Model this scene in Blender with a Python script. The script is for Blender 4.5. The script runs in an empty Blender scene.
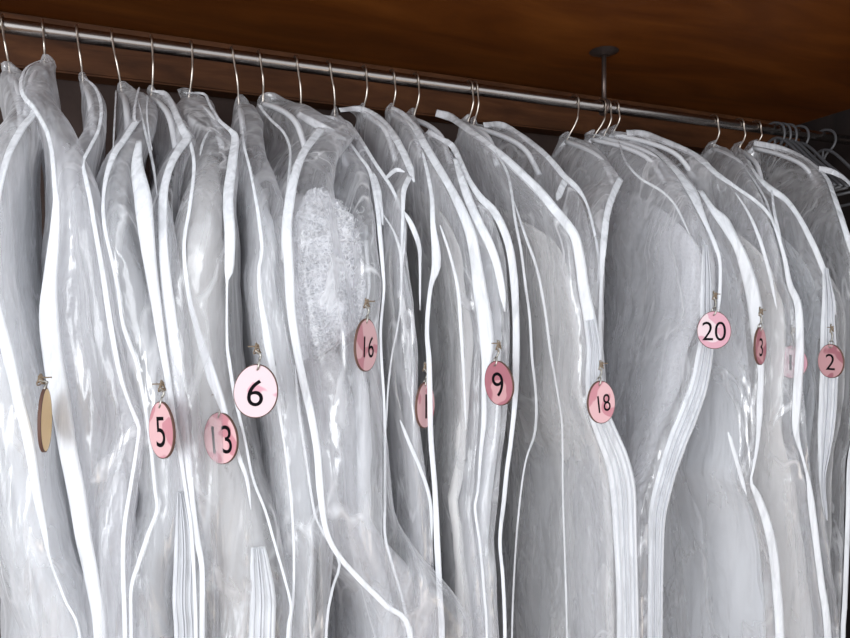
import bpy, bmesh, math, random
from mathutils import Vector, noise
C = bpy.context.scene
PI = math.pi
# ------------------------------------------------------------------ camera
ROD = 1.90                       # height of the hanging rod (m)
CAMZ = ROD - 0.3795
TH = math.radians(21.0)
F = 667.0
cam_d = bpy.data.cameras.new('camera'); cam = bpy.data.objects.new('camera', cam_d)
C.collection.objects.link(cam); C.camera = cam
cam.location = (0, -1, CAMZ); cam.rotation_euler = (PI/2, 0, -TH)
cam_d.sensor_width = 36; cam_d.lens = 36*F/850; cam_d.clip_start = 0.02; cam_d.clip_end = 50
# ------------------------------------------------------------------ world, lights, exposure
w = bpy.data.worlds.new('world'); C.world = w; w.use_nodes = True
bg = w.node_tree.nodes['Background']
bg.inputs[0].default_value = (0.90, 0.94, 1.0, 1); bg.inputs[1].default_value = 1.5
def area(name, loc, target, sx, sy, power, col):
    d = bpy.data.lights.new(name, 'AREA'); d.shape = 'RECTANGLE'; d.size = sx; d.size_y = sy
    d.energy = power; d.color = col
    o = bpy.data.objects.new(name, d); C.collection.objects.link(o); o.location = loc
    o.rotation_euler = (Vector(target)-Vector(loc)).to_track_quat('-Z', 'Y').to_euler()
    return o
area('soft_key_light', (-1.7, -2.2, 1.40), (0.7, 0, 1.30), 1.8, 1.6, 62, (0.94, 0.97, 1.0))  # unseen soft key light, added from the left to brighten the bags
area('shelf_fill_light', (0.75, -1.5, 0.6), (0.7, -0.2, 2.0), 0.5, 0.4, 2, (1.0, 0.86, 0.70))  # unseen warm fill from below, aimed up at the shelf underside
C.view_settings.view_transform = 'Standard'; C.view_settings.look = 'None'
C.view_settings.gamma = 1; C.view_settings.use_curve_mapping = False
C.view_settings.exposure = 0.0
C.cycles.transparent_max_bounces = 40
C.cycles.max_bounces = 10; C.cycles.diffuse_bounces = 6; C.cycles.glossy_bounces = 3; C.cycles.transmission_bounces = 4

# ------------------------------------------------------------------ helpers
def ray(px, py, y):
    """the point of the world plane y = const seen at a pixel"""
    r = (px-425)/F; u = (319-py)/F
    s = (y+1)/(math.cos(TH)-r*math.sin(TH))
    return Vector((s*(math.sin(TH)+r*math.cos(TH)), y, CAMZ+u*s))
def depth_of(p):
    return p.x*math.sin(TH)+(p.y+1)*math.cos(TH)
def mesh_obj(name, verts, faces, mat, parent=None, smooth=True):
    me = bpy.data.meshes.new(name); me.from_pydata([tuple(v) for v in verts], [], faces); me.update()
    if smooth: me.polygons.foreach_set('use_smooth', [True]*len(me.polygons))
    o = bpy.data.objects.new(name, me); C.collection.objects.link(o)
    if mat: me.materials.append(mat)
    if parent:
        o.parent = parent
        o.matrix_parent_inverse = PINV[parent.name]
    return o
PINV = {}
def thing(name, label, cat, loc=(0, 0, 0), group=None):
    o = bpy.data.objects.new(name, None); C.collection.objects.link(o); o.location = loc
    o.empty_display_size = 0.05
    from mathutils import Matrix
    PINV[o.name] = Matrix.Translation(-Vector(loc))
    tag(o, label, cat, group); return o
def tag(o, label, cat, group=None):
    o['label'] = label; o['category'] = cat
    if group: o['group'] = group
def struct(o):
    o['kind'] = 'structure'; return o
def box(name, x0, x1, y0, y1, z0, z1, mat, parent=None, bev=0.0):
    bm = bmesh.new(); bmesh.ops.create_cube(bm, size=1)
    for v in bm.verts:
        v.co = Vector(((x0+x1)/2+v.co.x*(x1-x0), (y0+y1)/2+v.co.y*(y1-y0), (z0+z1)/2+v.co.z*(z1-z0)))
    if bev: bmesh.ops.bevel(bm, geom=bm.edges[:], offset=bev, segments=2, affect='EDGES')
    me = bpy.data.meshes.new(name); bm.to_mesh(me); bm.free(); me.materials.append(mat)
    o = bpy.data.objects.new(name, me); C.collection.objects.link(o)
    if parent: o.parent = parent; o.matrix_parent_inverse = PINV[parent.name]
    return o
def catmull(P, n):
    """resample a polyline of tuples smoothly, n samples, even in chord length"""
    P = [tuple(p) for p in P]
    if len(P) == 2: P = [P[0], tuple((a+b)/2 for a, b in zip(*P)), P[1]]
    Q = [tuple(2*a-b for a, b in zip(P[0], P[1]))]+P+[tuple(2*a-b for a, b in zip(P[-1], P[-2]))]
    dense = []
    for i in range(1, len(Q)-2):
        for k in range(12):
            t = k/12; p0, p1, p2, p3 = Q[i-1], Q[i], Q[i+1], Q[i+2]
            dense.append(tuple(0.5*((2*b)+(-a+c)*t+(2*a-5*b+4*c-d)*t*t+(-a+3*b-3*c+d)*t**3) for a, b, c, d in zip(p0, p1, p2, p3)))
    dense.append(P[-1])
    L = [0]
    for a, b in zip(dense, dense[1:]): L.append(L[-1]+math.dist(a[:3], b[:3]))
    out = []; j = 0
    for k in range(n):
        s = L[-1]*k/(n-1)
        while j < len(L)-2 and L[j+1] < s: j += 1
        t = (s-L[j])/max(1e-9, L[j+1]-L[j]); t = min(1, max(0, t))
        out.append(tuple(a+(b-a)*t for a, b in zip(dense[j], dense[j+1])))
    return out
def tube(name, pts, r, mat, parent=None, seg=8, closed=False, radii=None):
    pts = [Vector(p) for p in pts]; n = len(pts); V = []; Fc = []
    up = Vector((0.13, 0.2, 1)).normalized(); prev = None
    for i, p in enumerate(pts):
        a = pts[(i-1) % n] if (closed or i > 0) else p
        b = pts[(i+1) % n] if (closed or i < n-1) else p
        t = (b-a).normalized()
        if prev is None:
            nrm = t.cross(up)
            if nrm.length < 0.05: nrm = t.cross(Vector((1, 0, 0)))
        else: nrm = prev-t*prev.dot(t)
        nrm.normalize(); prev = nrm; bn = t.cross(nrm)
        rr = radii[i] if radii else r
        for k in range(seg):
            an = 2*PI*k/seg; V.append(p+nrm*math.cos(an)*rr+bn*math.sin(an)*rr)
    m = n if closed else n-1
    for i in range(m):
        for k in range(seg):
            a = i*seg+k; b = i*seg+(k+1) % seg; c = ((i+1) % n)*seg+(k+1) % seg; d = ((i+1) % n)*seg+k
            Fc.append((a, b, c, d))
    if not closed:
        Fc.append(tuple(range(seg))[::-1]); Fc.append(tuple((n-1)*seg+k for k in range(seg)))
    return mesh_obj(name, V, Fc, mat, parent)

# ------------------------------------------------------------------ materials
def mat(name):
    m = bpy.data.materials.new(name); m.use_nodes = True; nt = m.node_tree; nt.nodes.clear()
    return m, nt, nt.nodes, nt.links
def node(N, t, **kw):
    n = N.new(t)
    for k, v in kw.items():
        if k in n.inputs: n.inputs[k].default_value = v
        else: setattr(n, k, v)
    return n
def coords(N, Lk, scale, rot=(0, 0, 0)):
    g = N.new('ShaderNodeNewGeometry'); mp = N.new('ShaderNodeMapping')
    mp.inputs['Scale'].default_value = scale; mp.inputs['Rotation'].default_value = rot
    Lk.new(g.outputs['Position'], mp.inputs['Vector']); return mp
def ramp(N, stops):
    r = N.new('ShaderNodeValToRGB'); e = r.color_ramp.elements
    e[0].position, e[0].color = stops[0][0], (*stops[0][1], 1); e[1].position, e[1].color = stops[-1][0], (*stops[-1][1], 1)
    for p, c in stops[1:-1]:
        x = e.new(p); x.color = (*c, 1)
    return r
def wood(name, c0, c1, c2, scale, rough=0.45, bump=0.25, plank=None):
    m, nt, N, Lk = mat(name)
    mp = coords(N, Lk, scale)
    n1 = node(N, 'ShaderNodeTexNoise', Scale=3.0, Detail=7.0, Roughness=0.62, Distortion=0.6)
    Lk.new(mp.outputs[0], n1.inputs['Vector'])
    r = ramp(N, [(0.3, c0), (0.52, c1), (0.72, c2)]); Lk.new(n1.outputs['Fac'], r.inputs[0])
    p = N.new('ShaderNodeBsdfPrincipled'); p.inputs['Roughness'].default_value = rough; p.inputs['Specular IOR Level'].default_value = 0.2
    Lk.new(r.outputs[0], p.inputs['Base Color'])
    b = node(N, 'ShaderNodeBump', Strength=bump, Distance=0.002); Lk.new(n1.outputs['Fac'], b.inputs['Height']); Lk.new(b.outputs[0], p.inputs['Normal'])
    o = N.new('ShaderNodeOutputMaterial'); Lk.new(p.outputs[0], o.inputs[0]); return m
M = {}
M['shelf'] = wood('varnished_shelf_wood', (0.070, 0.017, 0.0025), (0.13, 0.036, 0.005), (0.19, 0.058, 0.009), (0.9, 4, 4), 0.5, 0.1)
M['batten'] = wood('batten_wood', (0.040, 0.014, 0.005), (0.078, 0.028, 0.010), (0.12, 0.046, 0.017), (2.0, 12, 12), 0.6)
M['back'] = wood('dark_back_panel', (0.028, 0.017, 0.014), (0.045, 0.028, 0.023), (0.065, 0.041, 0.033), (3, 8, 1.5), 0.7)
M['dark'] = wood('shaded_side_panel', (0.012, 0.009, 0.009), (0.018, 0.013, 0.012), (0.025, 0.018, 0.016), (3, 8, 1.5), 0.7)  # shade of the closet's right end put into a darker panel colour
M['floor'] = wood('floor_wood', (0.16, 0.09, 0.05), (0.25, 0.15, 0.09), (0.33, 0.2, 0.12), (1.5, 9, 3), 0.5)
def plain(name, col, rough=0.5, metal=0.0, bump=0.0, bscale=200, spec=0.5):
    m, nt, N, Lk = mat(name)
    p = N.new('ShaderNodeBsdfPrincipled'); p.inputs['Base Color'].default_value = (*col, 1)
    p.inputs['Roughness'].default_value = rough; p.inputs['Metallic'].default_value = metal
    p.inputs['Specular IOR Level'].default_value = spec
    n1 = node(N, 'ShaderNodeTexNoise', Scale=bscale, Detail=3.0); mp = coords(N, Lk, (1, 1, 1)); Lk.new(mp.outputs[0], n1.inputs['Vector'])
    mx = N.new('ShaderNodeMixRGB'); mx.blend_type = 'MULTIPLY'; mx.inputs[0].default_value = 0.12
    mx.inputs[1].default_value = (*col, 1); Lk.new(n1.outputs['Fac'], mx.inputs[2]); Lk.new(mx.outputs[0], p.inputs['Base Color'])
    if bump:
        b = node(N, 'ShaderNodeBump', Strength=bump, Distance=0.001); Lk.new(n1.outputs['Fac'], b.inputs['Height']); Lk.new(b.outputs[0], p.inputs['Normal'])
    o = N.new('ShaderNodeOutputMaterial'); Lk.new(p.outputs[0], o.inputs[0]); return m
M['chrome'] = plain('rod_chrome', (0.34, 0.31, 0.29), 0.25, 1.0, 0.05, 60)
M['wire'] = plain('hanger_wire', (0.62, 0.55, 0.48), 0.32, 1.0, 0.05, 300)
M['grey_plastic'] = plain('grey_hanger_plastic', (0.07, 0.07, 0.075), 0.4)
M['hanger_body'] = plain('pale_hanger_plastic', (0.62, 0.62, 0.64), 0.4)
M['iron'] = plain('dark_iron', (0.12, 0.09, 0.08), 0.4, 0.8, 0.2, 200)
M['number'] = plain('black_ink', (0.004, 0.003, 0.004), 0.9, spec=0.1)
M['burnt'] = plain('burnt_wood_edge', (0.10, 0.045, 0.03), 0.7)
M['tanwood'] = plain('tan_plywood', (0.72, 0.52, 0.27), 0.6)
M['twine'] = plain('jute_twine', (0.20, 0.145, 0.095), 0.9, 0, 0.4, 900)
M['steel'] = plain('ring_steel', (0.42, 0.40, 0.36), 0.3, 1.0)

def tape_mat(name, opac, col):
    m, nt, N, Lk = mat(name)
    d = node(N, 'ShaderNodeBsdfDiffuse'); d.inputs[0].default_value = (*col, 1)
    t = node(N, 'ShaderNodeBsdfTranslucent'); t.inputs[0].default_value = (*col, 1)
    a = N.new('ShaderNodeMixShader'); a.inputs[0].default_value = 0.25; Lk.new(d.outputs[0], a.inputs[1]); Lk.new(t.outputs[0], a.inputs[2])
    mp = coords(N, Lk, (1, 1, 1)); wv = node(N, 'ShaderNodeTexNoise', Scale=420.0, Detail=2.0); Lk.new(mp.outputs[0], wv.inputs['Vector'])
    b = node(N, 'ShaderNodeBump', Strength=0.3, Distance=0.0006); Lk.new(wv.outputs['Fac'], b.inputs['Height']); Lk.new(b.outputs[0], d.inputs['Normal'])
    mp2 = coords(N, Lk, (45, 40, 9)); n2 = node(N, 'ShaderNodeTexNoise', Scale=1.5, Detail=4.0, Distortion=0.8); Lk.new(mp2.outputs[0], n2.inputs['Vector'])
    r = node(N, 'ShaderNodeMapRange'); r.inputs['From Min'].default_value = 0.3; r.inputs['From Max'].default_value = 0.6; r.inputs['To Min'].default_value = opac*0.55; r.inputs['To Max'].default_value = opac
    Lk.new(n2.outputs['Fac'], r.inputs['Value'])
    tr = N.new('ShaderNodeBsdfTransparent'); mx = N.new('ShaderNodeMixShader'); Lk.new(r.outputs[0], mx.inputs[0]); Lk.new(tr.outputs[0], mx.inputs[1]); Lk.new(a.outputs[0], mx.inputs[2])
    o = N.new('ShaderNodeOutputMaterial'); Lk.new(mx.outputs[0], o.inputs[0]); return m
M['tape'] = tape_mat('white_binding_tape', 0.96, (0.80, 0.81, 0.83))
M['shoulder'] = tape_mat('sheer_shoulder_binding', 0.72, (0.78, 0.78, 0.80))
M['coil'] = plain('zipper_coil', (0.50, 0.51, 0.54), 0.6)
M['sheer'] = tape_mat('sheer_seam', 0.55, (0.80, 0.81, 0.83))

def film_mat(name, alpha, seed, white=0.77):
    """clear crinkled plastic film: mostly transparent, milky at grazing angles, glossy crumples"""
    m, nt, N, Lk = mat(name)
    tr = N.new('ShaderNodeBsdfTransparent'); tr.inputs[0].default_value = (0.985, 0.985, 0.99, 1)
    df = N.new('ShaderNodeBsdfDiffuse'); df.inputs[0].default_value = (white, white, white*1.02, 1)
    tl = N.new('ShaderNodeBsdfTranslucent'); tl.inputs[0].default_value = (white, white, white*1.02, 1)
    gl = N.new('ShaderNodeBsdfGlossy'); gl.inputs[0].default_value = (1, 1, 1, 1); gl.inputs['Roughness'].default_value = 0.16
    # crumples
    mp = coords(N, Lk, (9, 7, 2.6)); mp.inputs['Location'].default_value = (seed, seed*2.3, seed*0.7)
    n1 = node(N, 'ShaderNodeTexNoise', Scale=1.5, Detail=3.0, Roughness=0.5, Distortion=1.0); Lk.new(mp.outputs[0], n1.inputs['Vector'])
    mp2 = coords(N, Lk, (20, 17, 7)); v = node(N, 'ShaderNodeTexNoise', Scale=1.5, Detail=2.0, Distortion=1.4)
    Lk.new(mp2.outputs[0], v.inputs['Vector'])
    b1 = node(N, 'ShaderNodeBump', Strength=0.9, Distance=0.03); Lk.new(n1.outputs['Fac'], b1.inputs['Height'])
    b2 = node(N, 'ShaderNodeBump', Strength=0.5, Distance=0.006); Lk.new(v.outputs['Fac'], b2.inputs['Height']); Lk.new(b1.outputs[0], b2.inputs['Normal'])
    for s in (df, gl, tl): Lk.new(b2.outputs[0], s.inputs['Normal'])
    lw = node(N, 'ShaderNodeLayerWeight', Blend=0.35); Lk.new(b1.outputs[0], lw.inputs['Normal'])
    mx1 = N.new('ShaderNodeMixShader'); mx1.inputs[0].default_value = 0.45
    Lk.new(df.outputs[0], mx1.inputs[1]); Lk.new(tl.outputs[0], mx1.inputs[2])
    mx2 = N.new('ShaderNodeMixShader'); mx2.inputs[0].default_value = 0.17
    Lk.new(mx1.outputs[0], mx2.inputs[1]); Lk.new(gl.outputs[0], mx2.inputs[2])
    al = node(N, 'ShaderNodeMapRange'); al.inputs['From Min'].default_value = 0.0; al.inputs['From Max'].default_value = 1.0
    al.inputs['To Min'].default_value = alpha*0.7; al.inputs['To Max'].default_value = min(0.85, alpha*3.2)
    Lk.new(lw.outputs['Facing'], al.inputs['Value'])
    # crease streaks and highlights, painted in as whiter, more opaque film
    mp3 = coords(N, Lk, (26, 22, 2.2)); n3 = node(N, 'ShaderNodeTexNoise', Scale=1.5, Detail=2.0, Distortion=0.7); Lk.new(mp3.outputs[0], n3.inputs['Vector'])
    r3 = node(N, 'ShaderNodeMapRange'); r3.inputs['From Min'].default_value = 0.50; r3.inputs['From Max'].default_value = 0.72; r3.inputs['To Min'].default_value = 0; r3.inputs['To Max'].default_value = 0.32
    Lk.new(n3.outputs['Fac'], r3.inputs['Value'])
    ad = N.new('ShaderNodeMath'); ad.operation = 'ADD'; ad.use_clamp = True; Lk.new(al.outputs[0], ad.inputs[0]); Lk.new(r3.outputs[0], ad.inputs[1])
    mp4 = coords(N, Lk, (9, 9, 3.2)); n4 = node(N, 'ShaderNodeTexNoise', Scale=1.4, Detail=3.0, Distortion=1.0); Lk.new(mp4.outputs[0], n4.inputs['Vector'])
    m4 = N.new('ShaderNodeMixRGB'); m4.inputs[0].default_value = 0.55; Lk.new(mp4.outputs[0], m4.inputs[1]); Lk.new(n4.outputs['Color'], m4.inputs[2])
    vo = N.new('ShaderNodeTexVoronoi'); vo.feature = 'DISTANCE_TO_EDGE'; vo.inputs['Scale'].default_value = 2.2; Lk.new(m4.outputs[0], vo.inputs['Vector'])
    r4 = node(N, 'ShaderNodeMapRange'); r4.inputs['From Min'].default_value = 0.0; r4.inputs['From Max'].default_value = 0.05; r4.inputs['To Min'].default_value = 1.0; r4.inputs['To Max'].default_value = 0.0
    Lk.new(vo.outputs['Distance'], r4.inputs['Value'])
    g4 = node(N, 'ShaderNodeMapRange'); g4.inputs['From Min'].default_value = 0.40; g4.inputs['From Max'].default_value = 0.65; g4.inputs['To Max'].default_value = 0.75; Lk.new(n4.outputs['Fac'], g4.inputs['Value'])
    x4 = N.new('ShaderNodeMath'); x4.operation = 'MULTIPLY'; Lk.new(r4.outputs[0], x4.inputs[0]); Lk.new(g4.outputs[0], x4.inputs[1])
    ad2 = N.new('ShaderNodeMath'); ad2.operation = 'ADD'; ad2.use_clamp = True; Lk.new(ad.outputs[0], ad2.inputs[0]); Lk.new(x4.outputs[0], ad2.inputs[1]); ad = ad2
    mx = N.new('ShaderNodeMixShader'); Lk.new(ad.outputs[0], mx.inputs[0]); Lk.new(tr.outputs[0], mx.inputs[1]); Lk.new(mx2.outputs[0], mx.inputs[2])
    o = N.new('ShaderNodeOutputMaterial'); Lk.new(mx.outputs[0], o.inputs[0]); return m
FILM = [film_mat('clear_garment_film', 0.20, 0.0), film_mat('hazy_garment_film', 0.235, 3.0), film_mat('milky_garment_film', 0.32, 7.0)]
def cloth_mat(name, col, tl=0.25, lace=0.0):
    m, nt, N, Lk = mat(name)
    d = N.new('ShaderNodeBsdfDiffuse'); t = N.new('ShaderNodeBsdfTranslucent')
    mp = coords(N, Lk, (22, 18, 2.2)); n1 = node(N, 'ShaderNodeTexNoise', Scale=1.5, Detail=5.0, Distortion=0.9); Lk.new(mp.outputs[0], n1.inputs['Vector'])
    c2 = tuple(c*0.91 for c in col)
    r = ramp(N, [(0.35, c2), (0.62, col)]); Lk.new(n1.outputs['Fac'], r.inputs[0])
    last = r.outputs[0]
    b1 = node(N, 'ShaderNodeBump', Strength=0.6, Distance=0.012); Lk.new(n1.outputs['Fac'], b1.inputs['Height'])
    nb = b1
    if lace:
        mp2 = coords(N, Lk, (110, 110, 110)); dn = node(N, 'ShaderNodeTexNoise', Scale=1.1, Detail=3.0, Distortion=2.5); Lk.new(mp2.outputs[0], dn.inputs['Vector'])
        vo = N.new('ShaderNodeTexVoronoi'); vo.feature = 'DISTANCE_TO_EDGE'; vo.inputs['Scale'].default_value = 2.4
        ms = N.new('ShaderNodeMixRGB'); ms.inputs[0].default_value = 0.35; Lk.new(mp2.outputs[0], ms.inputs[1]); Lk.new(dn.outputs['Color'], ms.inputs[2]); Lk.new(ms.outputs[0], vo.inputs['Vector'])
        rr = ramp(N, [(0.0, (1, 1, 1)), (0.12, (0.9, 0.9, 0.9)), (0.3, (0.66, 0.66, 0.68))]); Lk.new(vo.outputs['Distance'], rr.inputs[0])
        mm = N.new('ShaderNodeMixRGB'); mm.blend_type = 'MULTIPLY'; mm.inputs[0].default_value = lace; Lk.new(last, mm.inputs[1]); Lk.new(rr.outputs[0], mm.inputs[2]); last = mm.outputs[0]
        b2 = node(N, 'ShaderNodeBump', Strength=0.8*lace, Distance=0.004); Lk.new(rr.outputs[0], b2.inputs['Height']); Lk.new(b1.outputs[0], b2.inputs['Normal']); nb = b2
    Lk.new(last, d.inputs[0]); Lk.new(last, t.inputs[0]); Lk.new(nb.outputs[0], d.inputs['Normal'])
    mx = N.new('ShaderNodeMixShader'); mx.inputs[0].default_value = tl; Lk.new(d.outputs[0], mx.inputs[1]); Lk.new(t.outputs[0], mx.inputs[2])
    o = N.new('ShaderNodeOutputMaterial'); Lk.new(mx.outputs[0], o.inputs[0]); return m
CLOTH = [cloth_mat('white_satin', (0.87, 0.88, 0.895), 0.5), cloth_mat('ivory_tulle', (0.88, 0.87, 0.86), 0.5), cloth_mat('white_lace_cloth', (0.90, 0.90, 0.92), 0.45, 0.4)]
M['lace'] = cloth_mat('corded_lace', (0.93, 0.93, 0.96), 0.2, 1.0)
def tag_mat(name, base, patch, seed, thr=0.5):
    m, nt, N, Lk = mat(name)
    tc = N.new('ShaderNodeTexCoord'); mp = N.new('ShaderNodeMapping'); mp.inputs['Location'].default_value = (seed, seed*1.7, 0); Lk.new(tc.outputs['Object'], mp.inputs['Vector'])
    n1 = node(N, 'ShaderNodeTexNoise', Scale=42.0, Detail=0.6, Distortion=0.5); Lk.new(mp.outputs[0], n1.inputs['Vector'])
    r = ramp(N, [(thr, base), (thr+0.03, patch)]); Lk.new(n1.outputs['Fac'], r.inputs[0])
    p = N.new('ShaderNodeBsdfPrincipled'); p.inputs['Roughness'].default_value = 0.45; Lk.new(r.outputs[0], p.inputs['Base Color'])
    o = N.new('ShaderNodeOutputMaterial'); Lk.new(p.outputs[0], o.inputs[0]); return m

# ------------------------------------------------------------------ the closet
struct(box('floor', -1.6, 2.6, -3.2, 0.4, -0.05, 0.0, M['floor']))
struct(box('wall_back', -1.0, 2.1, 0.24, 0.30, 0.0, 2.3, M['back']))
struct(box('wall_right', 1.45, 1.50, -0.85, 0.24, 0.0, 2.3, M['dark']))  # forward part out of view, lengthened to keep light off the right end
struct(box('wall_left', -0.96, -0.90, -0.40, 0.24, 0.0, 2.3, M['back']))
struct(box('ceiling', -0.96, 1.50, -0.46, 0.24, ROD+0.10, ROD+0.13, M['shelf'], bev=0.002))
struct(box('trim_1', -0.90, 1.45, 0.20, 0.24, ROD+0.014, ROD+0.098, M['batten'], bev=0.003))

rod = thing('closet_rod', 'long polished chrome clothes rod under the wooden shelf, carrying all the hangers', 'rod', (0.5, 0, ROD))
tube('rail', [(-0.90+0.235*i, 0, ROD) for i in range(11)], 0.0098, M['chrome'], rod, 20)
for sx, nm in ((-0.895, 'end_socket'), (1.445, 'end_socket')):
    tube(nm, [(sx-0.004, 0, ROD), (sx+0.004, 0, ROD)], 0.022, M['iron'], rod, 20)
bx = ray(604, 100, 0).x
br = thing('rod_bracket', 'dark metal post bracket holding the rod up to the wooden shelf', 'bracket', (bx, 0, ROD))
tube('post', [(bx, 0, ROD+0.012), (bx, 0, ROD+0.05), (bx, 0, ROD+0.098)], 0.0042, M['iron'], br, 12)
bm = bmesh.new(); bmesh.ops.create_cone(bm, cap_ends=True, segments=24, radius1=0.009, radius2=0.026, depth=0.007)
me = bpy.data.meshes.new('flange'); bm.to_mesh(me); bm.free(); me.materials.append(M['iron'])
fl = bpy.data.objects.new('flange', me); C.collection.objects.link(fl); fl.parent = br; fl.location = (0, 0, 0.0955)
tube('cradle', [(bx, 0.0125*math.cos(a), ROD+0.0125*math.sin(a)) for a in [PI*2*k/20 for k in range(20)]], 0.003, M['iron'], br, 8, closed=True)

# ------------------------------------------------------------------ garment bags
def ease(d, D):
    t = min(1.0, max(0.0, d/D)); return t*(1.6-0.6*t) if t < 1 else 1.0
def solve(px, py, neckz, front, D=0.23, off=0.0):
    lo, hi = -front-0.001, 0.0
    f = lambda y: y+front*ease(neckz-ray(px, py, y).z, D)
    y = 0.0
    for _ in range(40):
        y = 0.5*y+0.5*(-front*ease(neckz-ray(px, py, y).z, D))
    return ray(px, py, y+off)
def ribbon(name, pts, parent, front, neckz, off=-0.004, zip_=False, material=None, yaw=0.3, n=None):
    """a cloth tape of real width and thickness along a curve; pts = (pixel x, pixel y, pixel width)"""
    if pts[-1][1] >= 630: pts = list(pts)+[(pts[-1][0], 760, pts[-1][2]), (pts[-1][0], 900, pts[-1][2])]
    P3 = []
    for px, py, wd in pts:
        p = solve(px, py, neckz, front, off=off); P3.append((p.x, p.y, p.z, wd/F*depth_of(p)))
    n = n or max(14, len(pts)*6)
    S = catmull(P3, n); V = []; Fc = []
    nc = 13 if zip_ else 5
    fn = Vector((-yaw, -1, 0)).normalized()
    rng = random.Random(len(pts)*7+int(pts[0][0]))
    for i, s in enumerate(S):
        a = Vector(S[max(0, i-1)][:3]); b = Vector(S[min(n-1, i+1)][:3]); t = (b-a).normalized()
        wv = t.cross(fn); wv.normalize(); nv = wv.cross(t).normalized()
        if nv.dot(fn) < 0: nv = -nv
        wdt = max(0.0010, s[3]*0.88*min(1, (0.4+0.25*i) if pts[0][2] < 5 or pts[0][2] > 10 and not zip_ else 1, 0.25+0.22*(n-1-i)))/2; c = Vector(s[:3])
        for k in range(nc):
            q = 2*k/(nc-1)-1
            h = 0.05*wdt*(1-q*q)+0.0006*noise.noise((s[2]*40, q*2, pts[0][0]))
            if zip_: h += (0.0022 if k % 4 in (1, 2) else 0.0)*min(1, wdt/0.006)
            V.append(c+wv*wdt*q+nv*h)
        for k in range(nc):
            q = 2*(nc-1-k)/(nc-1)-1
            V.append(c+wv*wdt*q*0.96-nv*0.0006)
    m = 2*nc; soft = []
    for i in range(n-1):
        for k in range(m):
            Fc.append((i*m+k, i*m+(k+1) % m, (i+1)*m+(k+1) % m, (i+1)*m+k)); soft.append(1 if neckz-S[i][2] < 0.085+0.02*noise.noise((pts[0][0], 0, 0)) else 0)
    Fc.append(tuple(range(m))[::-1]); Fc.append(tuple((n-1)*m+k for k in range(m)))
    o = mesh_obj(name, V, Fc, material or (M['sheer'] if max(p[2] for p in pts) <= 3 else M['tape']), parent)
    if not material:
        o.data.materials.append(M['shoulder'])
        for i, f in enumerate(soft): o.data.polygons[i].material_index = f
    if zip_:
        from mathutils import Matrix
        PINV[o.name] = Matrix.Identity(4)
        for q0 in (-0.62, -0.12, 0.12, 0.6):
            V2 = []; F2 = []
            for i in range(n):
                a, b2 = V[i*m+nc//2], V[i*m+nc-1]; lf = V[i*m]
                mid = (lf+b2)/2; wv = (b2-lf)/2; hw = min(0.0007, wv.length*0.08); u = wv.normalized() if wv.length else wv
                nv = (a-mid).normalized() if (a-mid).length > 1e-7 else fn
                for e, h in ((-hw, .0006), (-hw, .0034), (hw, .0034), (hw, .0006)): V2.append(mid+wv*q0+u*e+fn*(h+0.05*wv.length*(1-q0*q0)))
            for i in range(n-1):
                for k in range(4): F2.append((i*4+k, i*4+(k+1) % 4, i*4+4+(k+1) % 4, i*4+4+k))
            mesh_obj('zipper_coil' if abs(q0) < .2 else 'stitched_seam', V2, F2, M['coil'], o)
    return o

def interp(T, z):
    """T: list of (z, x, y) with z falling"""
    if z >= T[0][0]: return T[0][1], T[0][2]
    for a, b in zip(T, T[1:]):
        if z >= b[0]:
            t = (a[0]-z)/max(1e-6, a[0]-b[0]); return a[1]+(b[1]-a[1])*t, a[2]+(b[2]-a[2])*t
    a, b = T[-4], T[-1]; return b[1], b[2]

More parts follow.
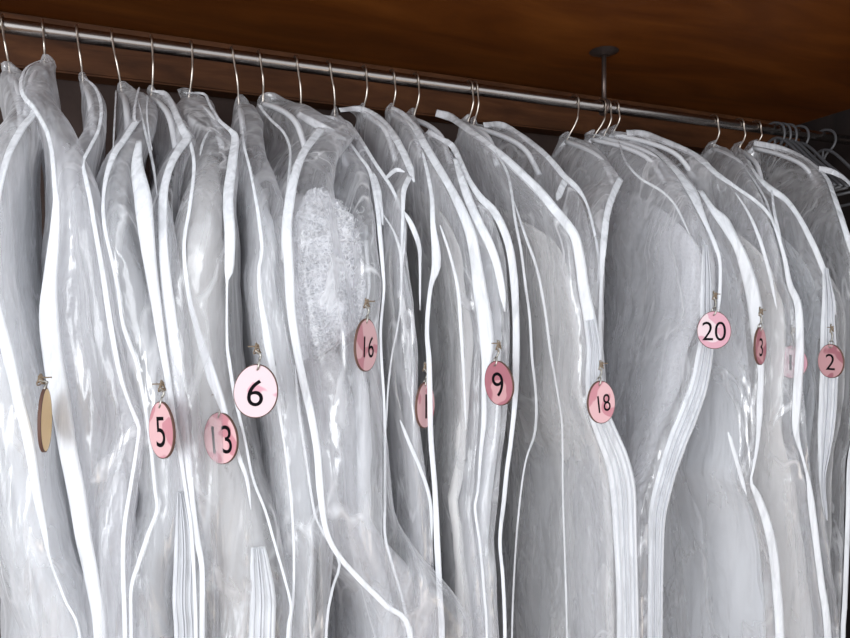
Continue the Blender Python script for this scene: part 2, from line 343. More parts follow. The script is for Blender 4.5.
def shell(name, T, Xn, neckz, dl, dr, back, ztop, zbot, material, parent, seed, inset=0.0, flare=0.5, fold=0.004, nf=9, na=72, nz=110, thick=0.5):
    """closed hanging pouch: cross-section runs from the back edge to the front edge, both sheets folded"""
    V = []; Fc = []; rows = []
    for i in range(nz):
        t = i/(nz-1); rows.append(ztop-(ztop-zbot)*(t**1.35))
    for i, z in enumerate(rows):
        drop = neckz-z
        g = ease(drop+0.012, 0.23); gw = min(1, (drop+0.004)/0.06)**0.42 if drop > -0.004 else 0.0
        gw = max(gw, 0.12)
        fx, fy = interp(T, z)
        sc = (fy+1)/F*1.0
        ff = min(1, max(0, (drop-0.07)/0.36)); gw *= 1+flare*ff*ff*(3-2*ff)
        l = max(0.0015, dl*sc*gw-inset*0.6); r = max(0.0015, dr*sc*gw-inset*0.6)
        if inset:
            tt = min(1, (ztop-z+0.004)/0.15); gt = math.sqrt(max(0, 1-(1-tt)**2)); fx = Xn+(fx-Xn)*gt; fy = fy*gt; g *= gt; l *= 0.35+0.65*gt; r *= 0.35+0.65*gt
        fy2 = fy+inset if fy+inset < -0.02 else min(fy*0.5, -0.01)
        yb = max(0.012, back*g-inset)
        mid = fx+(r-l)/2; hw = (l+r)/2
        top_fade = min(1, max(0, (ztop-z)/0.03))
        for k in range(na):
            a = 2*PI*k/na; c = (1+math.cos(a))/2; sn = math.sin(a)
            y = yb+(fy2-yb)*c
            x = Xn+(mid-Xn)*(c**1.15)
            hh = hw*(thick+(1-thick)*c) if c > 0.02 else hw*thick
            prof = (abs(sn)**0.62)*(1 if sn > 0 else -1)
            x += hh*prof
            s1 = noise.noise((y*nf+seed*3.1, z*1.3+seed, sn*0.9+seed))
            s2 = noise.noise((y*nf*3.1-seed, z*3.0, seed*1.7+(1 if sn > 0 else -1)*2))
            s3 = noise.noise((y*14+seed, z*22, seed+sn))
            amp = fold*(0.35+0.65*min(1, max(0, drop)/0.25))*top_fade
            x += amp*(1.5*s1+0.9*s2+0.45*s3)
            y += amp*(0.8*s2+0.5*s1)*(0.3+abs(c-0.5))
            V.append((x, y, z))
    for i in range(nz-1):
        for k in range(na):
            Fc.append((i*na+k, i*na+(k+1) % na, (i+1)*na+(k+1) % na, (i+1)*na+k))
    Fc.append(tuple(range(na))[::-1])
    return mesh_obj(name, V, Fc, material, parent)

GB = 'garment bags hanging on the rod'; GD = 'bridal dresses inside the garment bags'; GH = 'wire hangers on the rod'
def make_bag(b):
    i = b['i']; fr = b.get('front', 0.28)
    nx, ny = b['neck']; neck = ray(nx, ny, 0.0); neckz = neck.z+0.002; Xn = neck.x
    # ---- hanger
    hx = ray(b['hook'], 60, -0.010).x
    hg = thing('wire_hanger', b['hlabel'], 'hanger', (Xn, 0, neckz), GH)
    pts = []
    x0 = hx; dx = Xn-hx
    for a in [205, 180, 155, 130, 105, 80, 55, 30, 5, -15]:
        an = math.radians(a); pts.append((x0-0.004*(a/205.0), -math.cos(an)*0.0126, ROD+0.0005+math.sin(an)*0.0126))
    zt = ROD-0.004
    for t, yy in ((0.2, -0.013), (0.4, -0.014), (0.6, -0.010), (0.8, -0.003), (1.0, 0.0)):
        z = zt+(neckz-0.012-zt)*t; bow = math.sin(t*PI)*0.002*b.get('bow', 1)
        pts.append((x0+dx*(t**1.3)+bow, yy, z))
    S = catmull(pts, 40)
    tube('hook', S, 0.0014, M['wire'], hg, 8)
    # main front curve as a function of height
    T = []
    last = 1e9
    for p in catmull([(q[0], q[1], 0) for q in b['main']], 90):
        v = solve(p[0], p[1], neckz, fr)
        if v.z < last-0.0004: T.append((v.z, v.x, v.y)); last = v.z
    if T[0][0] < neckz-0.004: T.insert(0, (neckz, Xn, 0.0))
    # hanger arms under the film
    zi = neckz-0.10; fx, fy = interp(T, zi)
    arm = [(Xn, 0, neckz-0.012), (Xn+(fx-Xn)*0.35, fy*0.40, neckz-0.04), (Xn+(fx-Xn)*0.6, fy*0.72, neckz-0.072), (Xn+(fx-Xn)*0.75, fy*0.9, neckz-0.115)]
    tube('arm', catmull(arm, 14), 0.004, M['hanger_body'], hg, 8)
    arm = [(Xn, 0, neckz-0.012), (Xn, 0.05, neckz-0.035), (Xn, 0.09, neckz-0.068), (Xn, 0.115, neckz-0.11)]
    tube('arm', catmull(arm, 12), 0.004, M['hanger_body'], hg, 8)
    # ---- bag
    bag = thing('garment_bag', b['label'], 'garment bag', (Xn, 0, neckz), GB)
    dl, dr = b['w']; back = b.get('back', 0.165)
    zbot = ROD-b.get('len', 1.55)
    shell('plastic_cover', T, Xn, neckz, dl, dr, back, neckz+0.003, zbot, FILM[b.get('film', i % 3)], bag, i*1.37, fold=b.get('fold', 0.006), nf=9, flare=b.get('flare', 1.3 if i < 9 else 0.5))
    for r in b['tapes']:
        kw = dict(r[2]) if len(r) > 2 else {}
        ribbon(r[0], r[1], bag, fr+kw.pop('df', 0), neckz, **kw)
    # ---- dress
    if b.get('dress', True):
        dz = b.get('dtop', 0.075)
        d = shell('bridal_dress', T, Xn, neckz, dl, dr, back, neckz-dz, zbot+0.08, CLOTH[b.get('cloth', i % 3)], None, i*2.11+5, inset=b.get('inset', 0.022), fold=0.008, nf=16, na=64, nz=80, flare=b.get('flare', 1.3 if i < 9 else 0.5))
        tag(d, b['dlabel'], 'dress', GD)
    b['T'] = T; b['neckz'] = neckz; b['front'] = fr
    return b

BAGS = []
def add(**k): k['i'] = len(BAGS); BAGS.append(k)
Tm = [(15,69,3),(24,82,3),(30,98,3),(33,113,10),(22,128,10),(10,150,9),(3,172,8),(-3,200,8),(-8,250,9),(-5,300,11),(8,355,13),(18,400,12),(28,440,12),(36,490,10),(44,530,7),(50,560,3),(65,600,3),(80,640,3)]
add(hook=2, neck=(10,68), main=Tm, w=(26,16), front=.27, film=1,
    tapes=[('edge_tape', Tm[2:])],
    label='crinkled clear garment bag cut off by the left edge of the photo', dlabel='pale dress showing at the left edge of the photo inside the first bag', hlabel='wire hanger hook nearest the left edge of the photo, above the first bag')
Tm = [(44,59,3),(28,66,4),(21,80,5),(23,95,5),(33,107,5),(41,120,5),(48,135,5),(52,155,5),(55,190,6),(56,205,8),(54,240,12),(50,280,16),(49,318,22),(53,360,22),(60,400,22),(68,450,20),(76,490,20),(84,540,18),(92,580,16),(100,638,14)]
add(hook=43, neck=(44,60), main=Tm, w=(5,28), front=.27, film=2, cloth=2,
    tapes=[('edge_tape', Tm)],
    label='tallest rounded clear bag at the left, its wide white strip beside the edge-on wooden disc', dlabel='white lace dress right behind the wide white strip of the tall left bag', hlabel='straight wire hanger above the tallest rounded bag at the left')
Tm = [(83,77,2),(95,88,4),(101,105,4),(99,128,4),(90,147,4),(83,162,4),(86,180,5),(90,199,5),(96,235,5),(103,275,6),(108,310,6),(114,345,6),(120,375,5),(128,400,4),(137,422,5),(139,430,4),(135,460,4),(130,490,4),(124,530,5),(123,570,5),(125,638,5)]
add(hook=77, neck=(83,78), main=Tm, w=(14,10), front=.28, film=1,
    tapes=[('edge_tape', Tm)],
    label='narrow clear bag with an S-curved white edge just right of the tall rounded one', dlabel='dress in the narrow bag with the S-curved white edge', hlabel='bent wire hanger above the narrow bag with the S-curved edge')
Tm = [(122,86,2),(136,95,3),(137,120,8),(125,138,8),(115,152,8),(108,170,6),(104,190,4),(103,210,4),(106,235,4),(113,265,4),(118,290,4),(122,320,4),(128,340,5),(137,365,4),(144,400,4),(150,440,4),(155,490,4),(157,510,4),(148,535,5),(138,565,5),(131,590,4),(131,638,4)]
Tz = [(139,140,6),(137,165,14),(143,199,20),(146,230,18),(151,270,14),(157,310,11),(162,345,9),(168,380,7),(174,420,5),(181,460,4),(187,500,4),(192,540,4),(196,638,4)]
add(hook=112, neck=(122,87), main=Tm, w=(14,26), front=.28, film=2, cloth=0,
    tapes=[('edge_tape', Tm[2:]), ('edge_tape', [(139,87,3),(136,100,3),(134,116,4),(137,124,6)]), ('zipper_strip', Tz, dict(df=.005)), ('edge_tape', [(116,90,2),(115,110,2),(114,130,2),(113,148,2)]), ('edge_tape', [(138,100,2),(146,135,3),(153,165,3),(157,195,3)])],
    label='clear bag holding the pink disc marked five, its white edge bowed out to the left', dlabel='white dress inside the bag of the disc marked five', hlabel='slanting wire hanger above the bag of the disc marked five')
Tm = [(152,91,4),(163,93,7),(170,102,8),(176,115,8),(183,130,9),(187,138,11),(180,148,10),(172,162,9),(166,180,9),(163,200,10),(163,240,10),(166,280,12),(170,310,13),(175,350,12),(180,390,11),(185,430,9),(189,470,8),(193,510,7),(197,540,7),(202,570,6),(202,638,6)]
Tb = [(190,140,4),(194,165,4),(190,205,4),(184,245,4),(188,290,5),(196,325,7),(205,355,10),(213,380,12),(221,402,9),(230,430,6),(240,460,5),(247,480,4),(251,510,3)]
add(hook=152, neck=(151,91), main=Tm, w=(12,14), front=.285, film=0, cloth=0,
    tapes=[('edge_tape', Tm), ('edge_tape', Tb), ('edge_tape', [(147,95,2),(147,115,2),(149,135,2),(152,150,3)]), ('zipper_strip', [(181,492,7),(183,515,17),(185,550,24),(184,600,26),(186,640,26)], dict(zip_=True, off=.004))],
    label='clear bag with a kinked white shoulder tape, just left of the disc marked thirteen', dlabel='dress in the bag with the kinked white shoulder tape', hlabel='straight wire hanger above the bag with the kinked shoulder tape')
Tm = [(188,93,3),(204,94,3),(210,105,3),(219,120,4),(230,130,5),(235,138,9),(232,165,11),(228,199,12),(230,235,12),(229,270,10),(227,282,3),(227,340,3),(229,360,4),(235,397,4),(245,440,3),(253,479,3),(265,510,3),(275,545,3),(285,580,3),(291,608,3),(288,638,4)]
add(hook=192, neck=(188,94), main=Tm, w=(40,16), front=.29, film=0, cloth=1,
    tapes=[('edge_tape', Tm), ('edge_tape', [(209,130,2),(203,142,3),(200,155,3)]), ('zipper_strip', [(258,547,16),(260,565,22),(263,600,29),(262,640,30)], dict(zip_=True))],
    label='clear bag holding the half-hidden pink disc marked thirteen', dlabel='dress inside the bag of the disc marked thirteen', hlabel='wire hanger above the bag of the disc marked thirteen')
Tm = [(239,99,3),(243,110,2),(243,140,3),(249,165,3),(254,190,3),(259,220,4),(262,250,4),(259,268,4),(260,295,5),(265,325,8),(269,350,9),(274,375,6),(278,400,5),(283,435,3),(288,470,3),(292,510,3),(294,560,3),(293,600,3),(290,638,3)]
add(hook=233, neck=(239,100), main=Tm, w=(8,26), front=.285, film=0, cloth=0,
    tapes=[('edge_tape', Tm[1:]), ('edge_tape', [(258,104,3),(264,112,3),(272,121,3),(284,133,3),(290,150,3),(289,175,3),(286,200,3),(283,225,3),(282,260,3)])],
    label='clear bag with the large round pink disc marked six at its front edge', dlabel='dress inside the bag of the disc marked six', hlabel='bent wire hanger above the bag of the disc marked six')
Tm = [(268,97,5),(285,101,5),(297,113,8),(322,128,9),(305,150,9),(295,175,10),(290,200,11),(287,230,11),(289,270,11),(291,310,10),(297,350,9),(304,385,9),(311,415,9),(317,450,8),(320,490,8),(326,530,6),(338,555,6),(360,580,6),(385,605,6),(410,635,6)]
add(hook=260, neck=(263,97), main=Tm, w=(8,50), front=.30, film=0, cloth=2, dtop=.12, inset=.05,
    tapes=[('edge_tape', Tm[3:]), ('shoulder_tape', [(297,114,8),(310,121,9),(330,131,9),(347,140,9)], dict(df=-.02)), ('edge_tape', [(295,365,3),(299,412,3),(305,452,3),(312,499,3),(318,523,3),(337,556,3),(339,569,3),(332,591,3),(326,638,3)], dict(off=.004))],
    label='clear bag with a T-shaped white shoulder tape and a lace bodice behind it', dlabel='dress with a corded lace bodice, beside the T-shaped white shoulder tape', hlabel='wire hanger just right of the one above the disc marked six')
Tm = [(301,110,3),(320,118,3),(347,139,3),(360,157,3),(370,172,4),(377,205,5),(380,235,5),(383,270,4),(384,290,3),(381,325,3),(381,350,3),(384,400,3),(385,440,3),(385,500,3),(385,535,3),(391,560,3),(400,590,3),(408,622,3),(412,640,3)]
add(hook=297, neck=(301,111), main=Tm, w=(20,6), front=.28, film=0, cloth=0, dtop=.1,
    tapes=[('edge_tape', Tm[2:]), ('edge_tape', [(373,172,4),(377,190,9),(379,205,8),(383,225,4)]), ('edge_tape', [(380,210,2),(390,225,2),(397,240,3),(401,260,3),(401,300,2),(397,330,2),(392,355,2),(388,390,2),(386,430,2)])],
    label='clear bag holding the narrow pink disc marked sixteen', dlabel='dress inside the bag of the disc marked sixteen', hlabel='straight wire hanger above the T-shaped white shoulder tape')
Tm = [(335,111,5),(345,122,6),(352,128,6),(362,142,4),(375,163,4),(390,185,4),(398,202,3),(404,218,3),(404,245,3),(402,270,3),(404,310,2),(408,360,2),(412,400,2),(418,440,2),(425,500,2),(430,560,2),(432,640,2)]
add(hook=330, neck=(335,112), main=Tm, w=(10,8), front=.27, film=0, cloth=1, dtop=.12,
    tapes=[('edge_tape', Tm[2:10]), ('shoulder_tape', [(317,117,7),(330,119,7),(345,123,7),(354,129,6)], dict(df=-.1))],
    label='clear bag with a thin sloping shoulder edge, behind the bag of the disc marked sixteen', dlabel='dress in the bag right behind that of the disc marked sixteen', hlabel='wire hanger third to the right of the one above the disc marked six')
Tm = [(345,108,5),(360,109,7),(378,118,8),(392,133,8),(402,150,8),(410,168,8),(410,180,7),(404,192,6),(403,210,4),(406,235,3),(412,270,3),(418,310,3),(420,350,3),(421,400,3),(422,450,3),(428,520,3),(430,640,3)]
add(hook=366, neck=(362,108), main=Tm, w=(12,8), front=.27, film=0, cloth=0, dtop=.13,
    tapes=[('edge_tape', [(340,110,5),(360,109,7),(378,118,8),(392,133,8),(402,150,8),(410,168,8),(414,182,7)]), ('edge_tape', [(410,176,6),(404,190,6),(403,210,4),(402,240,3),(401,262,3)]), ('edge_tape', [(386,178,4),(396,170,5),(405,172,4)]), ('edge_tape', [(403,210,3),(412,226,6),(419,246,5),(420,265,3),(420,310,2)]),
           ('edge_tape', [(400,420,3),(410,445,4),(420,468,4),(430,500,4),(432,540,3)])],
    label='clear bag with a broad arched white shoulder tape ending in a starry crease', dlabel='dress in the bag whose arched shoulder tape ends in a starry crease', hlabel='wire hanger above the arched tape that ends in a starry crease')
Tm = [(391,108,6),(402,114,8),(415,128,9),(425,145,9),(437,165,9),(450,187,9),(462,211,11),(471,235,12),(476,262,13),(480,290,16),(485,320,17),(487,345,16),(486,365,10),(484,390,6),(484,420,6),(481,450,4),(478,490,3),(475,508,3),(480,545,3),(484,590,3),(487,640,3)]
add(hook=394, neck=(391,108), main=Tm, w=(16,4), front=.28, film=0, cloth=1, dtop=.12,
    tapes=[('edge_tape', Tm), ('edge_tape', [(422,150,3),(428,175,4),(432,199,5),(433,225,6),(436,250,10),(436,268,10),(431,285,5),(428,310,5),(427,335,5),(429,360,6),(430,400,6),(431,440,6),(435,490,6),(437,540,7),(440,600,7),(442,640,7)]),
           ('edge_tape', [(440,225,3),(450,255,3),(458,290,4),(461,330,4),(464,380,3),(466,430,2)])],
    label='clear bag holding the half-hidden pink disc reading one, behind a slim upright white edge', dlabel='dress in the bag of the half-hidden disc reading one', hlabel='wire hanger just left of the two above the disc marked nine')
Tm = [(413,112,3),(427,131,6),(441,139,6),(453,147,7),(468,178,6),(480,197,8),(493,210,9),(503,228,9),(510,250,9),(514,280,9),(516,320,8),(516,360,8),(515,400,6),(511,440,5),(507,470,5),(504,500,5),(500,540,4),(503,580,4),(505,638,4)]
add(hook=418, neck=(413,113), main=Tm, w=(22,4), front=.285, film=0, cloth=0, dtop=.12,
    tapes=[('edge_tape', Tm[1:]), ('edge_tape', [(455,158,5),(462,180,9),(470,203,10),(480,225,10),(490,245,10),(497,265,9),(502,290,8),(505,312,5)])],
    label='clear bag with three parallel white bands and the tilted pink disc marked nine', dlabel='dress inside the bag of the disc marked nine', hlabel='curved wire hanger above the bag of the disc marked nine')
Tm = [(436,113,8),(450,117,10),(465,127,9),(480,138,9),(495,150,9),(510,163,10),(525,177,10),(540,192,11),(555,210,11),(565,222,11),(575,237,11),(580,260,12),(584,290,13),(590,320,15),(594,350,17),(594,380,20),(598,410,24),(607,435,26),(617,460,28),(623,490,30),(625,530,28),(627,580,26),(628,638,26)]
add(hook=472, neck=(467,119), main=[(467,119,8)]+Tm[3:], w=(16,5), front=.30, film=0, cloth=1, dtop=.14,
    tapes=[('edge_tape', Tm[:16]), ('zipper_strip', Tm[13:], dict(zip_=True)), ('edge_tape', [(496,152,2),(507,172,3),(512,195,3),(515,219,3),(521,250,3),(525,281,3),(530,320,3),(532,358,3),(536,395,3),(535,432,3),(526,460,2),(520,500,2),(515,560,2),(512,640,2)]), ('edge_tape', [(514,201,2),(525,235,3),(537,269,3),(545,310,3),(550,349,3),(557,390,2),(562,425,2),(563,499,2),(565,560,2),(567,640,2)], dict(off=.002))],
    label='clear bag with a long diagonal white shoulder tape and the pink disc marked eighteen', dlabel='dress inside the bag of the disc marked eighteen', hlabel='wire hanger standing alone above the long diagonal white shoulder tape')
Tm = [(484,125,6),(502,125,7),(520,135,7),(540,150,7),(555,165,7),(565,177,7),(577,188,6),(586,202,3),(592,222,3),(597,246,3),(599,266,3),(596,304,3),(597,335,3),(600,370,3),(602,420,3),(604,480,3),(606,560,3),(608,640,3)]
add(hook=477, neck=(473,121), main=Tm, w=(14,4), front=.26, film=0, cloth=0, dtop=.17, nohook=True,
    tapes=[('edge_tape', Tm[:12]), ('edge_tape', [(565,181,8),(561,190,8),(557,200,7)])],
    label='clear bag with an outer arched tape, behind the bag of the disc marked eighteen', dlabel='dress in the bag behind that of the disc marked eighteen', hlabel='hanger behind the long diagonal tape of the bag of the disc marked eighteen')
Tm = [(566,136,3),(580,137,3),(600,150,3),(617,172,5),(621,178,8),(613,195,8),(607,215,8),(604,240,8),(602,265,6),(601,290,4),(600,330,4),(601,360,4),(604,420,3),(606,500,3),(608,640,3)]
add(hook=578, neck=(566,136), main=Tm, w=(22,12), front=.27, film=1, cloth=1, dtop=.10,
    tapes=[('edge_tape', Tm[4:12]), ],
    label='clear bag with a domed dark-looking shoulder, first of the right cluster', dlabel='dress in the bag with the domed shoulder, first of the right cluster', hlabel='curved wire hanger left of the dark metal bracket')
Tm = [(592,134,4),(620,137,5),(640,143,6),(655,151,7),(669,163,8),(681,176,10),(692,192,14),(700,210,9),(708,228,5),(715,245,5),(720,262,4),(720,290,4),(718,315,5),(706,350,20),(700,380,22),(690,410,24),(678,440,24),(668,470,22),(660,500,22),(657,520,20),(656,560,18),(655,640,18)]
add(hook=605, neck=(592,134), main=Tm, w=(26,5), front=.29, film=1, cloth=2, dtop=.10,
    tapes=[('edge_tape', Tm[1:13]), ('zipper_strip', [(705,245,5),(706,280,12),(706,310,14),(707,335,18)]+Tm[14:], dict(zip_=True)), ('edge_tape', [(618,137,2),(625,160,3),(640,178,3),(660,190,3),(675,205,3),(690,235,3)], dict(off=.0)), ('edge_tape', [(728,432,4),(735,455,5),(742,480,5),(747,496,3)])],
    label='clear bag with the disc marked twenty above a ribbed zipper strip bent leftwards', dlabel='white dress inside the bag of the disc marked twenty', hlabel='curved wire hanger just right below the dark metal bracket, leftmost of a close trio')
Tm = [(603,133,4),(630,138,4),(655,148,4),(680,168,5),(700,190,6),(712,208,8),(724,222,14),(737,245,11),(744,262,14),(752,290,17),(756,315,17),(757,335,14),(761,370,8),(760,400,8),(758,440,5),(753,470,3),(751,482,3),(757,495,8),(766,520,10),(773,550,11),(777,590,11),(780,638,11)]
add(hook=610, neck=(603,133), main=Tm, w=(12,5), front=.28, film=0, cloth=0, dtop=.11,
    tapes=[('edge_tape', Tm[4:])],
    label='clear bag holding the slim turned disc marked three on a broad white strip', dlabel='dress inside the bag of the disc marked three', hlabel='wire hanger in the middle of the close trio right of the bracket')
Tm = [(614,130,5),(627,133,7),(644,134,8),(666,142,8),(689,152,8),(703,161,9),(717,174,7),(737,188,4),(757,202,4),(770,216,4),(778,235,4),(785,260,5),(790,285,7),(798,305,9),(800,340,10),(799,370,11),(797,400,11),(796,430,8),(802,455,3),(808,478,4),(811,500,8),(816,540,8),(821,580,8),(828,638,9)]
add(hook=618, neck=(613,129), main=[(613,129,3)]+Tm[3:], w=(14,4), front=.28, film=0, cloth=1, dtop=.14,
    tapes=[('edge_tape', Tm[1:]), ('edge_tape', [(735,192,2),(748,212,3),(760,240,4),(770,275,4),(777,310,3)])],
    label='clear bag with a wide smooth arched tape, holding the faint pink disc marked one', dlabel='dress in the bag of the faint disc marked one', hlabel='wire hanger rightmost of the close trio right of the bracket')
Tm = [(713,144,3),(725,146,3),(740,160,3),(754,180,3),(765,198,3),(771,215,3),(780,240,3),(790,275,3),(800,320,3),(806,380,3),(812,440,3),(820,520,3),(830,640,3)]
add(hook=717, neck=(713,144), main=Tm, w=(18,5), front=.26, film=1, cloth=0, dtop=.12,
    tapes=[('edge_tape', Tm[2:8])],
    label='clear bag with a small domed shoulder, hanging between the discs marked one and two', dlabel='dress in the bag with the small domed shoulder near the right edge of the photo', hlabel='curved wire hanger right of the bare stretch of rod')
Tm = [(739,145,3),(748,160,5),(757,175,6),(771,189,8),(785,199,7),(797,214,7),(809,236,7),(819,258,7),(830,288,6),(836,315,5),(832,345,5),(830,380,5),(828,420,5),(824,460,4),(828,520,4),(836,580,4),(842,640,4)]
add(hook=743, neck=(739,145), main=Tm, w=(14,5), front=.26, film=0, cloth=0, dtop=.14,
    tapes=[('edge_tape', Tm[1:10]), ('zipper_strip', [(825,268,6),(828,300,14),(828,330,18),(829,370,22),(828,400,22),(826,430,20),(824,455,14),(822,482,6),(826,520,5)], dict(zip_=True)), ('edge_tape', [(772,190,3),(775,215,4),(783,250,4)])],
    label='clear bag holding the pink disc marked two above a ribbed white strip', dlabel='dress inside the bag of the disc marked two', hlabel='curved wire hanger second from the bare stretch of rod')
Tm = [(754,143,6),(779,148,7),(802,157,7),(819,169,8),(828,180,8),(836,201,8),(847,235,8),(855,260,8),(860,300,8),(862,350,7),(858,420,7),(850,460,6),(848,520,6),(845,600,6),(843,640,6)]
add(hook=760, neck=(754,143), main=Tm, w=(16,4), front=.26, film=0, cloth=1, dtop=.2, grey=True,
    tapes=[('edge_tape', Tm), ('shoulder_tape', [(819,169,7),(830,171,7),(842,177,7),(852,186,7),(862,200,7)], dict(df=.01))],
    label="clear bag with the rightmost arched white tape, cut off by the photo's edge", dlabel='dress at the right edge of the photo, in the rightmost bag', hlabel='thick grey hanger hook above the rightmost arched tape')
for b in BAGS: make_bag(b)

# ------------------------------------------------------------------ lace bodice behind the film
def lace_bodice():
    b = BAGS[7]; dress = [o for o in C.objects if o.get('label') == b['dlabel']][0]
    PINV[dress.name] = dress.matrix_world.inverted()
    rng = random.Random(4)
    prof = [(318,188,6),(322,196,16),(326,208,25),(329,225,31),(331,245,34),(333,265,35),(334,285,36),(332,305,37),(329,322,34),(323,338,27),(316,350,18),(309,360,8)]
    S = catmull(prof, 70); V = []; Fc = []; na = 40
    for i, (px, py, hw) in enumerate(S):
        c = ray(px, py, -0.262); k = depth_of(c)/F
        for j in range(na):
            a = 2*PI*j/na; n1 = noise.noise((px*0.05+math.cos(a)*2, py*0.12, a)); n2 = noise.noise((math.cos(a)*9, py*0.35, math.sin(a)*9))
            rr = hw*k*(1+0.10*n1+0.07*n2)
            V.append((c.x+rr*math.cos(a), c.y+0.012+0.014*math.sin(a)*(1+0.5*n2), c.z+0.004*n2))
    for i in range(69):
        for j in range(na): Fc.append((i*na+j, i*na+(j+1) % na, (i+1)*na+(j+1) % na, (i+1)*na+j))
    Fc.append(tuple(range(na))[::-1]); Fc.append(tuple(69*na+j for j in range(na)))
    mesh_obj('lace_bodice', V, Fc, M['lace'], dress)['label'] = 'corded white lace bodice'
    V = []; Fc = []
    for q in range(260):
        u = rng.random(); px, py, hw = S[int(8+u*60)]
        x = px+rng.uniform(-1.0, 1.12)*hw; y = py+rng.uniform(-6, 8)
        ang = rng.uniform(0, 2*PI); cur = rng.uniform(-0.9, 0.9)*1.2; L = rng.uniform(5, 13); r = 0.00042
        pts = []
        for t in range(7):
            pts.append(ray(x, y, -0.272+rng.uniform(-.0008, .0008))); x += math.cos(ang)*L/6; y += math.sin(ang)*L/6; ang += cur
        base = len(V)
        for p in pts:
            for e in ((r, 0), (-r*0.5, r*0.87), (-r*0.5, -r*0.87)): V.append((p.x+e[0], p.y+r*0.5, p.z+e[1]))
        for t in range(6):
            for e in range(3): Fc.append((base+t*3+e, base+t*3+(e+1) % 3, base+t*3+3+(e+1) % 3, base+t*3+3+e))
    o = mesh_obj('lace_fringe', V, Fc, M['tape'], dress); o['kind'] = 'stuff'
lace_bodice()

# ------------------------------------------------------------------ numbered wooden discs
PINKS = [((0.60, 0.36, 0.37), (0.46, 0.19, 0.22)), ((0.53, 0.40, 0.42), (0.45, 0.21, 0.26)), ((0.50, 0.27, 0.28), (0.33, 0.12, 0.145))]
def number_tag(px, py, wpx, hpx, y, text, roll, side, pink, label, seed, thr=0.55, back=False, numoff=(0, -0.06), ts=0.56, rise=(0, 20)):
    c = ray(px, py, y); k = depth_of(c)/F; H = hpx*k/2; Wd = H*0.83
    t = thing('number_tag', label, 'tag', c, 'numbered wooden discs hanging on the bags')
    view = (Vector(cam.location)-c); view.z = 0; view.normalize()
    ca = min(1.0, wpx/(hpx*0.83)); yaw = math.acos(ca)*side
    n = Vector((view.x*math.cos(yaw)-view.y*math.sin(yaw), view.x*math.sin(yaw)+view.y*math.cos(yaw), 0))
    from mathutils import Matrix
    X = Vector((-n.y, n.x, 0)); R = Matrix((X, Vector((0, 0, 1)), n)).transposed().to_4x4()      # local x right, y up, z out
    R = R @ Matrix.Rotation(math.radians(roll), 4, 'Z')
    def part(name, V, Fc, m, smooth=False):
        me = bpy.data.meshes.new(name); me.from_pydata(V, [], Fc); me.update(); me.materials.append(m)
        if smooth: me.polygons.foreach_set('use_smooth', [True]*len(me.polygons))
        o = bpy.data.objects.new(name, me); C.collection.objects.link(o); o.parent = t; o.matrix_local = R; return o
    nseg = 56; th = 0.0028
    def out(a, s=1.0):
        return (Wd*s*math.cos(a)*(1-0.05*math.sin(a)), H*s*math.sin(a))
    V = []; Fc = []
    for z, s in ((-th/2, 0.965), (th/2, 0.965)):
        for i in range(nseg): x, yy = out(2*PI*i/nseg, s); V.append((x, yy, z))
    Fc.append(tuple(range(nseg))[::-1]); Fc.append(tuple(range(nseg, 2*nseg)))
    for i in range(nseg): Fc.append((i, (i+1) % nseg, nseg+(i+1) % nseg, nseg+i))
    m = M['tanwood'] if back else tag_mat('pink_marbled_face', *PINKS[pink], seed, thr)
    part('disc', V, Fc, m)
    V = []; Fc = []
    for i in range(nseg):
        a = 2*PI*i/nseg
        for s, z in ((0.97, -th*0.55), (1.0, -th*0.4), (1.0, th*0.4), (0.97, th*0.55)): x, yy = out(a, s); V.append((x, yy, z))
    for i in range(nseg):
        for q in range(4): Fc.append((i*4+q, ((i+1) % nseg)*4+q, ((i+1) % nseg)*4+(q+1) % 4, i*4+(q+1) % 4))
    part('burnt_rim', V, Fc, M['burnt'])
    if text:
        cu = bpy.data.curves.new('number', 'FONT'); cu.body = text; cu.size = H*2*ts*1.38; cu.align_x = 'CENTER'; cu.align_y = 'CENTER'; cu.extrude = 0.0001
        cu.offset = -0.0001
        tmp = bpy.data.objects.new('number', cu); C.collection.objects.link(tmp)
        bpy.context.view_layer.update()
        me = bpy.data.meshes.new_from_object(tmp.evaluated_get(bpy.context.evaluated_depsgraph_get())); me.name = 'number'
        bpy.data.objects.remove(tmp); me.materials.clear(); me.materials.append(M['number'])
        sx = 0.86 if len(text) > 1 else 1.0
        for v in me.vertices: v.co.x = v.co.x*sx+numoff[0]*Wd; v.co.y += numoff[1]*H*2; v.co.z += th/2+0.0002
        o = bpy.data.objects.new('number', me); C.collection.objects.link(o); o.parent = t; o.matrix_local = R
    # ring through the hole near the top, then a steel clip and a twist of twine
    top = R @ Vector((0, H*0.86, 0)); rs = 0.0042
    ring = []
    for i in range(20):
        a = 2*PI*i/20; ring.append(c+top+Vector((0.0012*math.sin(a), rs*math.cos(a)*0.8, rs*(1+math.sin(a))*1.2-0.002)))
    tube('ring', ring, 0.0010, M['steel'], t, 6, closed=True)
    e = ray(px+rise[0], py-hpx/2-rise[1], y+0.003)
    a = ring[5]
    P = [a, a.lerp(e, 0.3)+Vector((0.002, 0, 0)), a.lerp(e, 0.6)+Vector((-0.0018, -0.001, 0)), e]
    tube('clip', catmull(P, 16), 0.0013, M['steel'], t, 6)
    rng = random.Random(seed)
    tw = []
    mid = a.lerp(e, 0.72)
    for i in range(26):
        an = i*0.9; tw.append(mid+Vector((0.0035*math.cos(an)*(1-i/40), 0.002*math.sin(an)-0.001, (i-13)*0.00035+0.002*math.sin(i*1.7))))
    tw.append(mid+Vector((0.009*side, -0.001, 0.002)))
    tube('twine', catmull(tw, 60), 0.0007, M['twine'], t, 5)
    return t
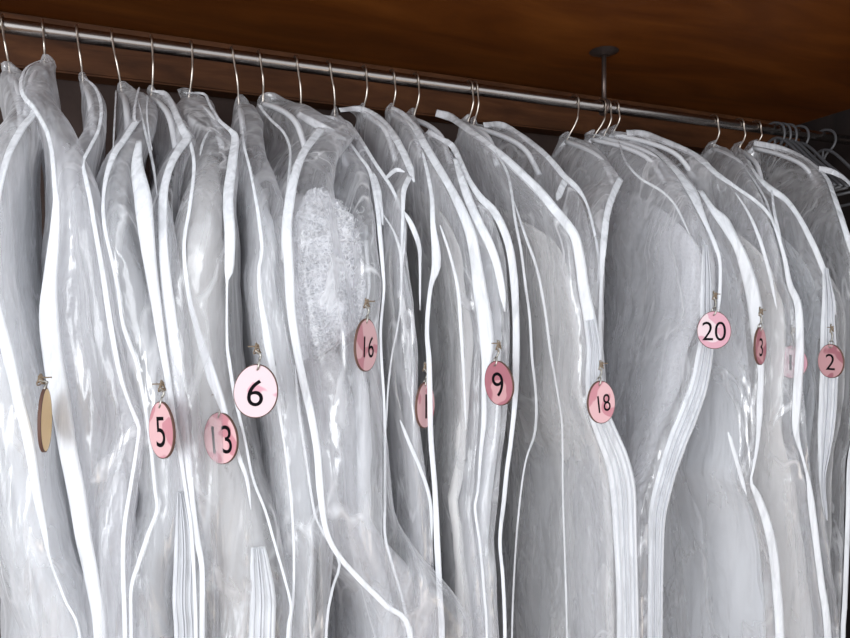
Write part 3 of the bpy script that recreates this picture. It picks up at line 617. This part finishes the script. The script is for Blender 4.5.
number_tag(45, 420, 10, 64, -0.300, '', 0, 1, 1, 'blank tan back of a wooden disc seen edge-on between the two leftmost bags', 3, back=True, rise=(-6, 10))
number_tag(162, 430, 23, 57, -0.305, '5', 6, -1, 0, 'slim pink oval disc marked five, hung on brown twine, left of the disc marked thirteen', 5)
number_tag(221, 438, 32, 52, -0.286, '13', 6, -1, 0, 'pink oval disc marked thirteen, half hidden by film, left below the disc marked six', 8)
number_tag(256, 391, 43, 54, -0.325, '6', -6, -1, 1, 'largest and palest pink disc, marked six', 9, thr=0.62, ts=0.52)
number_tag(366, 345, 22, 53, -0.310, '16', -3, 1, 0, 'narrow pink oval disc marked sixteen, below a brown twine knot', 12, numoff=(0.05, -0.06), ts=0.42)
number_tag(425, 405, 18, 46, -0.268, '1', 0, 1, 0, 'sliver of a pink disc reading one, behind a slim upright white edge', 15)
number_tag(499, 383, 28, 45, -0.325, '9', 14, -1, 2, 'dark rosy oval disc marked nine, tilted on a steel clip', 17, thr=0.47)
number_tag(601, 402, 26, 43, -0.340, '18', 8, 1, 0, 'pink oval disc marked eighteen, on the broad white zipper strip', 21, numoff=(0.05, -0.06), ts=0.42)
number_tag(714, 330, 32, 38, -0.330, '20', 0, 1, 1, 'round pale pink disc marked twenty, with a darker pink flower patch at its upper right', 24, ts=0.52, thr=0.44)
number_tag(760, 346, 10, 38, -0.325, '3', 0, 1, 2, 'very narrow pink disc marked three, seen nearly edge-on', 27, ts=0.5)
number_tag(792, 362, 28, 33, -0.262, '1', 0, 1, 1, 'faint pink disc marked one, blurred behind clear film', 31, numoff=(-0.1, -0.04), ts=0.5)
number_tag(831, 361, 22, 34, -0.305, '2', 0, -1, 2, 'dull pink disc marked two, nearest the right edge of the photo', 34, ts=0.5, thr=0.5)

# ------------------------------------------------------------------ bare grey hangers at the dark end of the rod
def grey_hanger(ptop, pbot, ybot, label):
    x0 = ray(ptop, 110, -0.01).x; e = ray(pbot, ybot, 0.0)
    t = thing('plastic_hanger', label, 'hanger', (e.x, 0, e.z), 'grey plastic hangers at the dark right end of the rod')
    pts = [(x0-0.004, 0.020, ROD-0.002), (x0-0.003, 0.018, ROD+0.010), (x0-0.001, 0.002, ROD+0.0155), (x0, -0.016, ROD+0.008), (x0, -0.023, ROD-0.008), (x0+(e.x-x0)*.4, -0.020, ROD-0.024), (x0+(e.x-x0)*.8, -0.006, ROD-0.038), (e.x, 0, ROD-0.052), (e.x, 0, e.z)]
    tube('hook', catmull(pts, 40), 0.0024, M['grey_plastic'], t, 8)
    z = e.z
    fr = [(e.x, 0.13, z-0.12), (e.x, 0.07, z-0.06), (e.x, 0, z), (e.x, -0.07, z-0.06), (e.x, -0.13, z-0.12)]
    tube('shoulder_bar', catmull(fr, 40), 0.003, M['grey_plastic'], t, 8)
    tube('trouser_bar', [(e.x, 0.129, z-0.12), (e.x, -0.01, z-0.124), (e.x, -0.129, z-0.12)], 0.003, M['grey_plastic'], t, 8)
grey_hanger(779, 775, 138, 'leftmost hook of the three close grey hangers at the dark right end of the rod')
grey_hanger(785, 781, 139, 'middle hook of the three close grey hangers at the dark right end of the rod')
grey_hanger(791, 787, 140, 'rightmost hook of the three close grey hangers at the dark right end of the rod')
grey_hanger(803, 797, 143, 'lone grey hook just right of the three close grey hangers')
grey_hanger(830, 823, 150, 'last grey hook at the dark right end, nearest the edge of the photo')
